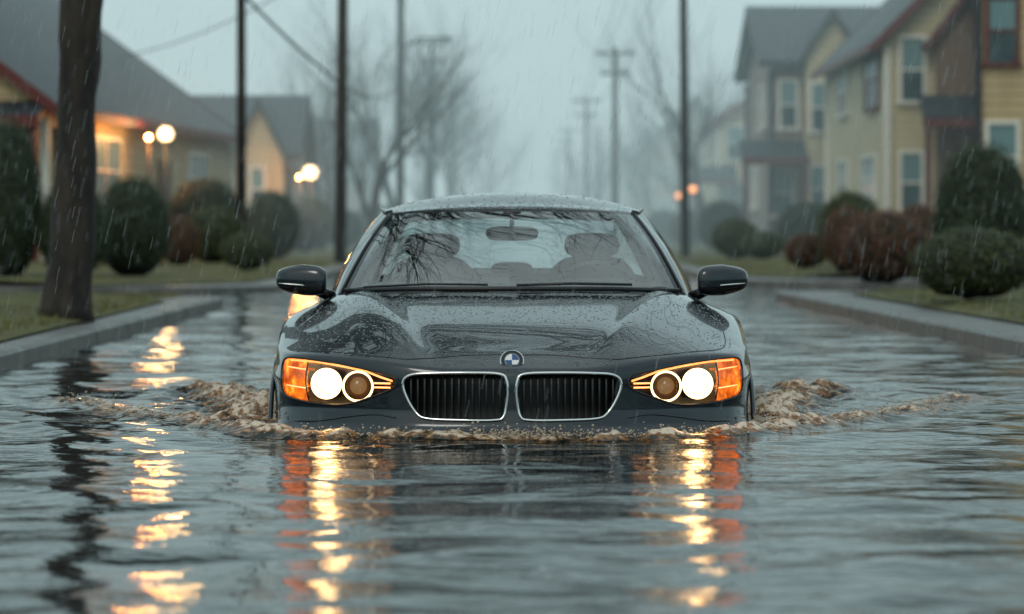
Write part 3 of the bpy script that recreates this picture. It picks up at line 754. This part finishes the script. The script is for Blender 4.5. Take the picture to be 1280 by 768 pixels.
# ------------------------------------------------------------ houses
def window(mb,c,w,h,ax,nrm,mull=1,trim=2,glass=1):
    c=Vector(c);ax=Vector(ax);n=Vector(nrm);up=Vector((0,0,1))
    def bx(ca,cz,wa,hz,d0,d1,m):
        vs=[]
        for a in(-.5,.5):
            for b in(d0,d1):
                for z in(-.5,.5): vs.append(c+ax*(ca+a*wa)+up*(cz+z*hz)+n*b)
        mb.add(vs,[(0,1,3,2),(4,6,7,5),(0,4,5,1),(2,3,7,6),(0,2,6,4),(1,5,7,3)],m)
    bx(0,0,w,h,.004,.03,glass)
    bx(0,h*.25,w*.96,h*.45,.032,.036,3)
    t=.08
    bx(0,h/2+t/2,w+2*t,t,-.01,.08,trim); bx(0,-h/2-t/2,w+2*t+.08,t,-.01,.12,trim); bx(-w/2-t/2,0,t,h-.002,-.01,.075,trim); bx(w/2+t/2,0,t,h-.002,-.01,.075,trim)
    for k in range(mull):
        bx(-w/2+w*(k+1)/(mull+1),0,.06,h,.03,.06,trim)
    bx(0,0,w,.05,.031,.055,trim)
def house(x0,y0,w,d,zw,ridge,axis,wallm,roofm,trimm,wins,rot=0,over=.35,porches=(),gables=(),doors=(),name='house'):
    e=empty(name,(x0,y0,0),rot); mb=MB()
    def gbody(x0,x1,y0,y1,zw,ridge,axis,m=0):
        if axis=='y':
            xm=(x0+x1)/2; v=[(x0,y0,0),(x1,y0,0),(x1,y0,zw),(xm,y0,ridge),(x0,y0,zw),(x0,y1,0),(x1,y1,0),(x1,y1,zw),(xm,y1,ridge),(x0,y1,zw)]
        else:
            ym=(y0+y1)/2; v=[(x0,y1,0),(x0,y0,0),(x0,y0,zw),(x0,ym,ridge),(x0,y1,zw),(x1,y1,0),(x1,y0,0),(x1,y0,zw),(x1,ym,ridge),(x1,y1,zw)]
        mb.add(v,[(0,1,2,3,4),(5,9,8,7,6),(0,5,6,1),(1,6,7,2),(0,4,9,5)],m)
    def groof(rb,tb,x0,x1,y0,y1,zw,ridge,axis,o):
        th=.14
        if axis=='y': half=(x1-x0)/2; c=(x0+x1)/2; a0,a1=y0-o,y1+o; P=lambda s,h,a:(c+s,a,h)
        else: half=(y1-y0)/2; c=(y0+y1)/2; a0,a1=x0-o,x1+o; P=lambda s,h,a:(a,c+s,h)
        sl=(ridge-zw)/half
        for sg in(-1,1):
            e_=half+o; ze=ridge-sl*e_
            v=[P(0,ridge+.03,a0),P(0,ridge+.03+th,a0),P(sg*e_,ze+.03+th,a0),P(sg*e_,ze+.03,a0),P(0,ridge+.03,a1),P(0,ridge+.03+th,a1),P(sg*e_,ze+.03+th,a1),P(sg*e_,ze+.03,a1)]
            rb.add(v,[(0,1,2,3),(4,7,6,5),(1,5,6,2),(0,3,7,4),(3,2,6,7)])
            for a_ in(a0-.04,a1+.01):
                v=[]
                for aa in(a_,a_+.03):
                    v+=[P(0,ridge+.19,aa),P(sg*(e_+.02),ze+.19,aa),P(sg*(e_+.02),ze-.05,aa),P(0,ridge-.05,aa)]
                tb.add(v,[(0,1,2,3),(4,7,6,5),(0,4,5,1),(1,5,6,2),(2,6,7,3)])
            v=[]
            for aa in(a0,a1): v+=[P(sg*(e_+.005),ze+.15,aa),P(sg*(e_+.10),ze+.15,aa),P(sg*(e_+.10),ze-.01,aa),P(sg*(e_+.005),ze-.01,aa)]
            tb.add(v,[(0,1,2,3),(4,7,6,5),(0,4,5,1),(1,5,6,2),(2,6,7,3),(3,7,4,0)])
    rb=MB(); tb=MB()
    gbody(0,w,0,d,zw,ridge,axis); groof(rb,tb,0,w,0,d,zw,ridge,axis,over)
    for g in gables:
        gbody(*g[:6],g[6],g[7]); groof(rb,tb,g[0],g[1],g[2],g[3],g[4],g[5],g[6],.2)
    mb.obj('walls',[wallm,M['s_cream'],M['s_brown']],e); rb.obj('roof',roofm,e); tb.obj('fascia_and_bargeboards',trimm,e)
    cb=MB()
    for (xx,yy) in((-.03,-.03),(w+.03,-.03),(-.03,d+.03),(w+.03,d+.03)): cb.box((xx,yy,zw/2-.1),(.14,.14,zw-.25))
    cb.obj('corner_boards',M['trim_d'] if trimm is M['trim_d'] else M['trim'],e)
    wb=MB()
    for wn in wins:
        side,a,z,ww,hh,mul=wn[:6]; tr=wn[6] if len(wn)>6 else 0
        if side=='f': window(wb,(a,wn[7] if len(wn)>7 else 0,z),ww,hh,(1,0,0),(0,-1,0),mul,2 if tr==0 else 4)
        elif side=='l': window(wb,(0,a,z),ww,hh,(0,-1,0),(-1,0,0),mul,2 if tr==0 else 4)
        elif side=='r': window(wb,(w,a,z),ww,hh,(0,1,0),(1,0,0),mul,2 if tr==0 else 4)
    wb.obj('windows',[M['wglass'],M['wglass'],M['trim'],M['curtain'],M['trim_red']],e)
    db=MB()
    for (side,a,ww) in doors:
        if side=='f': db.box((a,-.03,1.15),(ww,.06,2.05))
        if side=='l': db.box((-.03,a,1.15),(.06,ww,2.05))
        if side=='r': db.box((w+.03,a,1.15),(.06,ww,2.05))
    if doors: db.obj('door',M['fence'],e)
    for (xa,xb,ya,yb,z0,z1,lowside) in porches:
        pb=MB()
        if lowside=='f': zz=[z0,z0,z1,z1]
        elif lowside=='l': zz=[z0,z1,z1,z0]
        else: zz=[z1,z0,z0,z1]
        c=[(xa,ya),(xb,ya),(xb,yb),(xa,yb)]
        pb.add([(x,y,z) for (x,y),z in zip(c,zz)]+[(x,y,z+.14) for (x,y),z in zip(c,zz)],[(0,3,2,1),(4,5,6,7),(0,1,5,4),(1,2,6,5),(2,3,7,6),(3,0,4,7)],0)
        pb.box(((xa+xb)/2,ya-.02,z0+.05),(xb-xa+.06,.05,.2),1)
        for (x,y) in((xa+.08,ya+.1),(xb-.08,ya+.1)): pb.box((x,y,z0/2-.03),(.12,.12,z0-.06),1)
        pb.obj('porch',[M['roof'],M['trim_red']],e)
    return e
R1=house(8.75,62,8,9,6.1,9.0,'y',M['s_beige'],M['roof'],M['trim_d'],[('f',.42,4.45,.5,1.2,0,1),('f',.42,2.1,.5,1.2,0),('f',2.8,4.45,.9,1.2,1),('l',3,4.4,2,1.2,1),('l',7.0,2,2,1.2,1)],rot=-R(8.8))
R2=house(8.17,72,6.5,13.5,4.95,8.2,'y',M['s_cream'],M['roof'],M['trim_red'],[('f',.52,4.2,.46,1.35,0),('f',.50,1.75,.42,1.25,0),('l',3.0,4.1,2.6,1.25,1,1),('l',3.6,1.9,2.8,.9,1),('l',9.5,4.1,2.2,1.1,1),('l',9.5,1.9,2.2,.9,1)],
   porches=[(.62,2.2,-1.4,-.38,2.95,3.5,'f')],gables=[(1.02,4,-.35,.2,4.9,6.9,'y',2)],doors=[('f',1.5,.6)])
R3=house(7.05,90,7.5,9,5.25,6.9,'x',M['s_grey'],M['roof'],M['trim_d'],[('f',.45,4.1,.42,1.25,0),('f',1.25,4.0,.42,1.25,0,0,-.6),('f',1.25,1.8,.42,1.2,0,0,-.6),('l',3,4.1,2.2,1.1,1),('l',6,1.9,2.2,1.1,1),('f',.3,1.7,.5,1.2,0)],
   porches=[(-.9,.85,-1.5,-.03,2.5,3.0,'f'),(1.3,2.4,-2.2,-.62,2.8,3.4,'f')],gables=[(.88,2.3,-.6,1.2,5.4,6.5,'y',1)])
R4=house(7.75,124,7,9,4.7,7.0,'y',M['s_cream'],M['roof_red'],M['trim_red'],[('f',.6,3.9,.6,1.2,0),('f',.6,1.8,.6,1.2,0),('l',3,3.9,2.4,1.1,1)],porches=[(-1,.6,-1.5,-.03,2.4,2.9,'f')])
R5=house(7.3,195,7,12,4.9,8.3,'y',M['s_grey'],M['roof'],M['trim_d'],[('f',1.6,3.9,.9,1.2,1),('f',4,3.9,.9,1.2,1),('f',1.6,1.8,.9,1.2,1)])
R6=house(7.0,255,8,12,4.9,8.6,'y',M['s_grey'],M['roof'],M['trim_d'],[('f',1.6,3.9,.9,1.2,1)])
ang=math.atan2(1.55,19.5)
W=8.2
ca,sa=math.cos(-ang),math.sin(-ang)
L1=house(-8.15-W*ca,57.7-W*sa,W,19.6,2.95,6.0,'y',M['s_beige'],M['roof'],M['trim_red'],
   [('f',W-.62,1.95,.8,1.1,0,1),('f',W-2.2,1.95,.9,1.1,1,1),('r',5.2,1.85,2.5,1.15,1),('r',15.2,1.85,2.3,1.0,1),('r',1.6,1.9,1.3,1.1,0,1)],rot=-ang,over=.3,
   porches=[(W-2.8,W+.1,-.9,-.03,2.55,2.85,'f')],doors=[('r',11.3,1.3)])
L2=house(-12.2,90,6.1,8,2.75,4.35,'x',M['s_beige'],M['roof'],M['trim_d'],[('f',5.35,1.8,.32,1.1,0,0,-.8),('f',3.9,1.7,.6,1.0,0),('r',4,1.8,3,1.1,2)],gables=[(4.75,6.05,-.8,2.2,2.7,4.1,'y',1)],doors=[('f',4.4,.5)])
L3=house(-13.5,118,6.6,9,2.6,4.6,'x',M['s_cream'],M['roof'],M['trim_d'],[('f',5.2,1.7,.6,1.0,0,0,-.7),('f',3.4,1.7,.8,1.0,1),('r',4,1.7,2.5,1.1,1)],gables=[(4.2,6.4,-.7,2.2,2.5,4.2,'y',1)],doors=[('f',2.4,.7)])
L4=house(-14,160,7,10,3.2,6,'x',M['s_grey'],M['roof'],M['trim_d'],[('f',5,1.8,1,1.1,0)])
def globe(u,v,d,r,m='globe',power=25,col=(1,.55,.2)):
    x=(u-640)/F_*d; z=.8-(v-283)/F_*d
    e=empty('porch_lamp',(x,d,z)); mb=MB(); blob(mb,(0,0,0),(r,r,r),1.0); mb.obj('globe',M[m],e,True)
    mb=MB(); mb.tube([(0,0,-r*1.2),(0,0,-z+.1)],.03,8); mb.tube([(0,0,-r*1.3),(0,0,-r*.8)],[.05,.09],10); mb.tube([(0,0,r*.9),(0,0,r*1.25)],[.08,.02],10); mb.obj('bracket',M['trim_d'],e,True)
    if power>0:
        l=bpy.data.lights.new('lamp_light','POINT'); l.energy=power; l.color=col; l.shadow_soft_size=r*1.1; lo=bpy.data.objects.new('lamp_light',l); COL.objects.link(lo); lo.parent=e; lo.location=(0,-r*1.6,0)
globe(207,168,64.5,.15,power=70); globe(388,216,88,.19,power=70)
globe(186,172,62.8,.055,'globe2',110,(1,.33,.07)); globe(374,222,88.5,.06,'globe2',60,(1,.35,.08))  # first globe is an added lamp, stands in for orange glow on door wall
globe(866,237,100,.12,'globe2',0); globe(849,245,110,.12,'globe2',0); globe(452,240,100,.08,'globe2',0)

# ------------------------------------------------------------ rain
mb=MB()
for _ in range(4200):
    y=9+random.random()**.8*30; w=y*.17
    x=random.uniform(-w,w); z=random.uniform(.02,.8+y*.075)
    if z<1.0 and 12.2<y<17.4 and abs(x)<1.0: continue
    L=random.uniform(.03,.08)*(y/14)**.5; r=.0005+.00003*y; sl=-.22*L
    a=Vector((x,y,z)); b_=a+Vector((sl,0,-L))
    mb.add([a+Vector((-r,0,0)),a+Vector((r,0,0)),a+Vector((0,r,0)),b_+Vector((-r,0,0)),b_+Vector((r,0,0)),b_+Vector((0,r,0))],[(0,1,4,3),(1,2,5,4),(2,0,3,5)])
mr_=bpy.data.materials.new('rain'); mr_.use_nodes=True; mr_.node_tree.nodes.clear()
o_=nd(mr_,'ShaderNodeOutputMaterial'); t_=nd(mr_,'ShaderNodeBsdfTransparent'); d_=nd(mr_,'ShaderNodeBsdfTranslucent'); d_.inputs[0].default_value=(.85,.9,.9,1)
x_=nd(mr_,'ShaderNodeMixShader'); x_.inputs[0].default_value=.22; lk(mr_,t_.outputs[0],x_.inputs[1]); lk(mr_,d_.outputs[0],x_.inputs[2]); lk(mr_,x_.outputs[0],o_.inputs[0])
mb.obj('rain',mr_)

# ------------------------------------------------------------ fog bank
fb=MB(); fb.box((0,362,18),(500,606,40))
mf=bpy.data.materials.new('fog'); mf.use_nodes=True; mf.node_tree.nodes.clear()
o_=nd(mf,'ShaderNodeOutputMaterial'); v_=nd(mf,'ShaderNodeVolumeScatter'); v_.inputs['Color'].default_value=(.88,.96,.98,1); v_.inputs['Density'].default_value=.0066; v_.inputs['Anisotropy'].default_value=.2
e_=nd(mf,'ShaderNodeEmission'); e_.inputs['Strength'].default_value=.0033; e_.inputs['Color'].default_value=(.40,.61,.645,1)  # emission added to the fog, stands in for multiply scattered light
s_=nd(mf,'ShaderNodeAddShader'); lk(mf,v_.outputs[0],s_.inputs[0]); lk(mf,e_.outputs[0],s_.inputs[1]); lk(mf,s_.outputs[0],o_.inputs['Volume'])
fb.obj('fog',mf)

# ------------------------------------------------------------ world / sun / camera
w=bpy.data.worlds.new('World'); scene.world=w; w.use_nodes=True; nt=w.node_tree; bg=nt.nodes['Background']
sky=nt.nodes.new('ShaderNodeTexSky'); sky.sky_type='NISHITA'; sky.sun_disc=False; sky.sun_elevation=R(35); sky.sun_rotation=R(200); sky.air_density=2; sky.dust_density=6
mul=nt.nodes.new('ShaderNodeMix'); mul.data_type='RGBA'; mul.blend_type='MIX'
tc=nt.nodes.new('ShaderNodeTexCoord'); sp=nt.nodes.new('ShaderNodeSeparateXYZ'); nt.links.new(tc.outputs['Generated'],sp.inputs[0])
rp=nt.nodes.new('ShaderNodeValToRGB'); nt.links.new(sp.outputs[2],rp.inputs[0])
S=13.2
cols=[(0,(.30,.43,.46)),(.10,(.34,.50,.53)),(.35,(.33,.44,.46)),(1,(.52,.61,.61))]
rp.color_ramp.elements[0].color=(*cols[0][1],1); rp.color_ramp.elements[1].color=(*cols[3][1],1)
for p,c in cols[1:3]:
    e_=rp.color_ramp.elements.new(p); e_.color=(*c,1)
cn=nt.nodes.new('ShaderNodeTexNoise'); cn.inputs['Scale'].default_value=2.5; cn.inputs['Detail'].default_value=5; nt.links.new(tc.outputs['Generated'],cn.inputs['Vector'])
cm=nt.nodes.new('ShaderNodeMapRange'); cm.inputs['To Min'].default_value=.65*S; cm.inputs['To Max'].default_value=1.35*S; cm.inputs['From Min'].default_value=.2; cm.inputs['From Max'].default_value=.8; nt.links.new(cn.outputs[0],cm.inputs[0])
vm=nt.nodes.new('ShaderNodeVectorMath'); vm.operation='SCALE'; nt.links.new(rp.outputs[0],vm.inputs[0]); nt.links.new(cm.outputs[0],vm.inputs['Scale'])
mul.inputs[0].default_value=.88
nt.links.new(sky.outputs[0],mul.inputs[6]); nt.links.new(vm.outputs[0],mul.inputs[7]); nt.links.new(mul.outputs[2],bg.inputs[0]); bg.inputs[1].default_value=.10
sun=bpy.data.lights.new('sun','SUN'); sun.energy=.6; sun.angle=R(20); sun.color=(1,.95,.87); so=bpy.data.objects.new('sun',sun); COL.objects.link(so); so.rotation_euler=(R(50),0,R(-20))
cam=bpy.data.cameras.new('camera'); co=bpy.data.objects.new('camera',cam); COL.objects.link(co); co.location=(0,0,.8); co.rotation_euler=(R(90),0,0)
cam.sensor_width=36; cam.lens=F_/1280*36; cam.shift_y=-101/1280; cam.clip_end=3000; cam.clip_start=.1
cam.dof.use_dof=True; cam.dof.focus_distance=12.9; cam.dof.aperture_fstop=2.9
scene.camera=co
scene.view_settings.view_transform='Standard'; scene.view_settings.look='None'; scene.view_settings.exposure=0
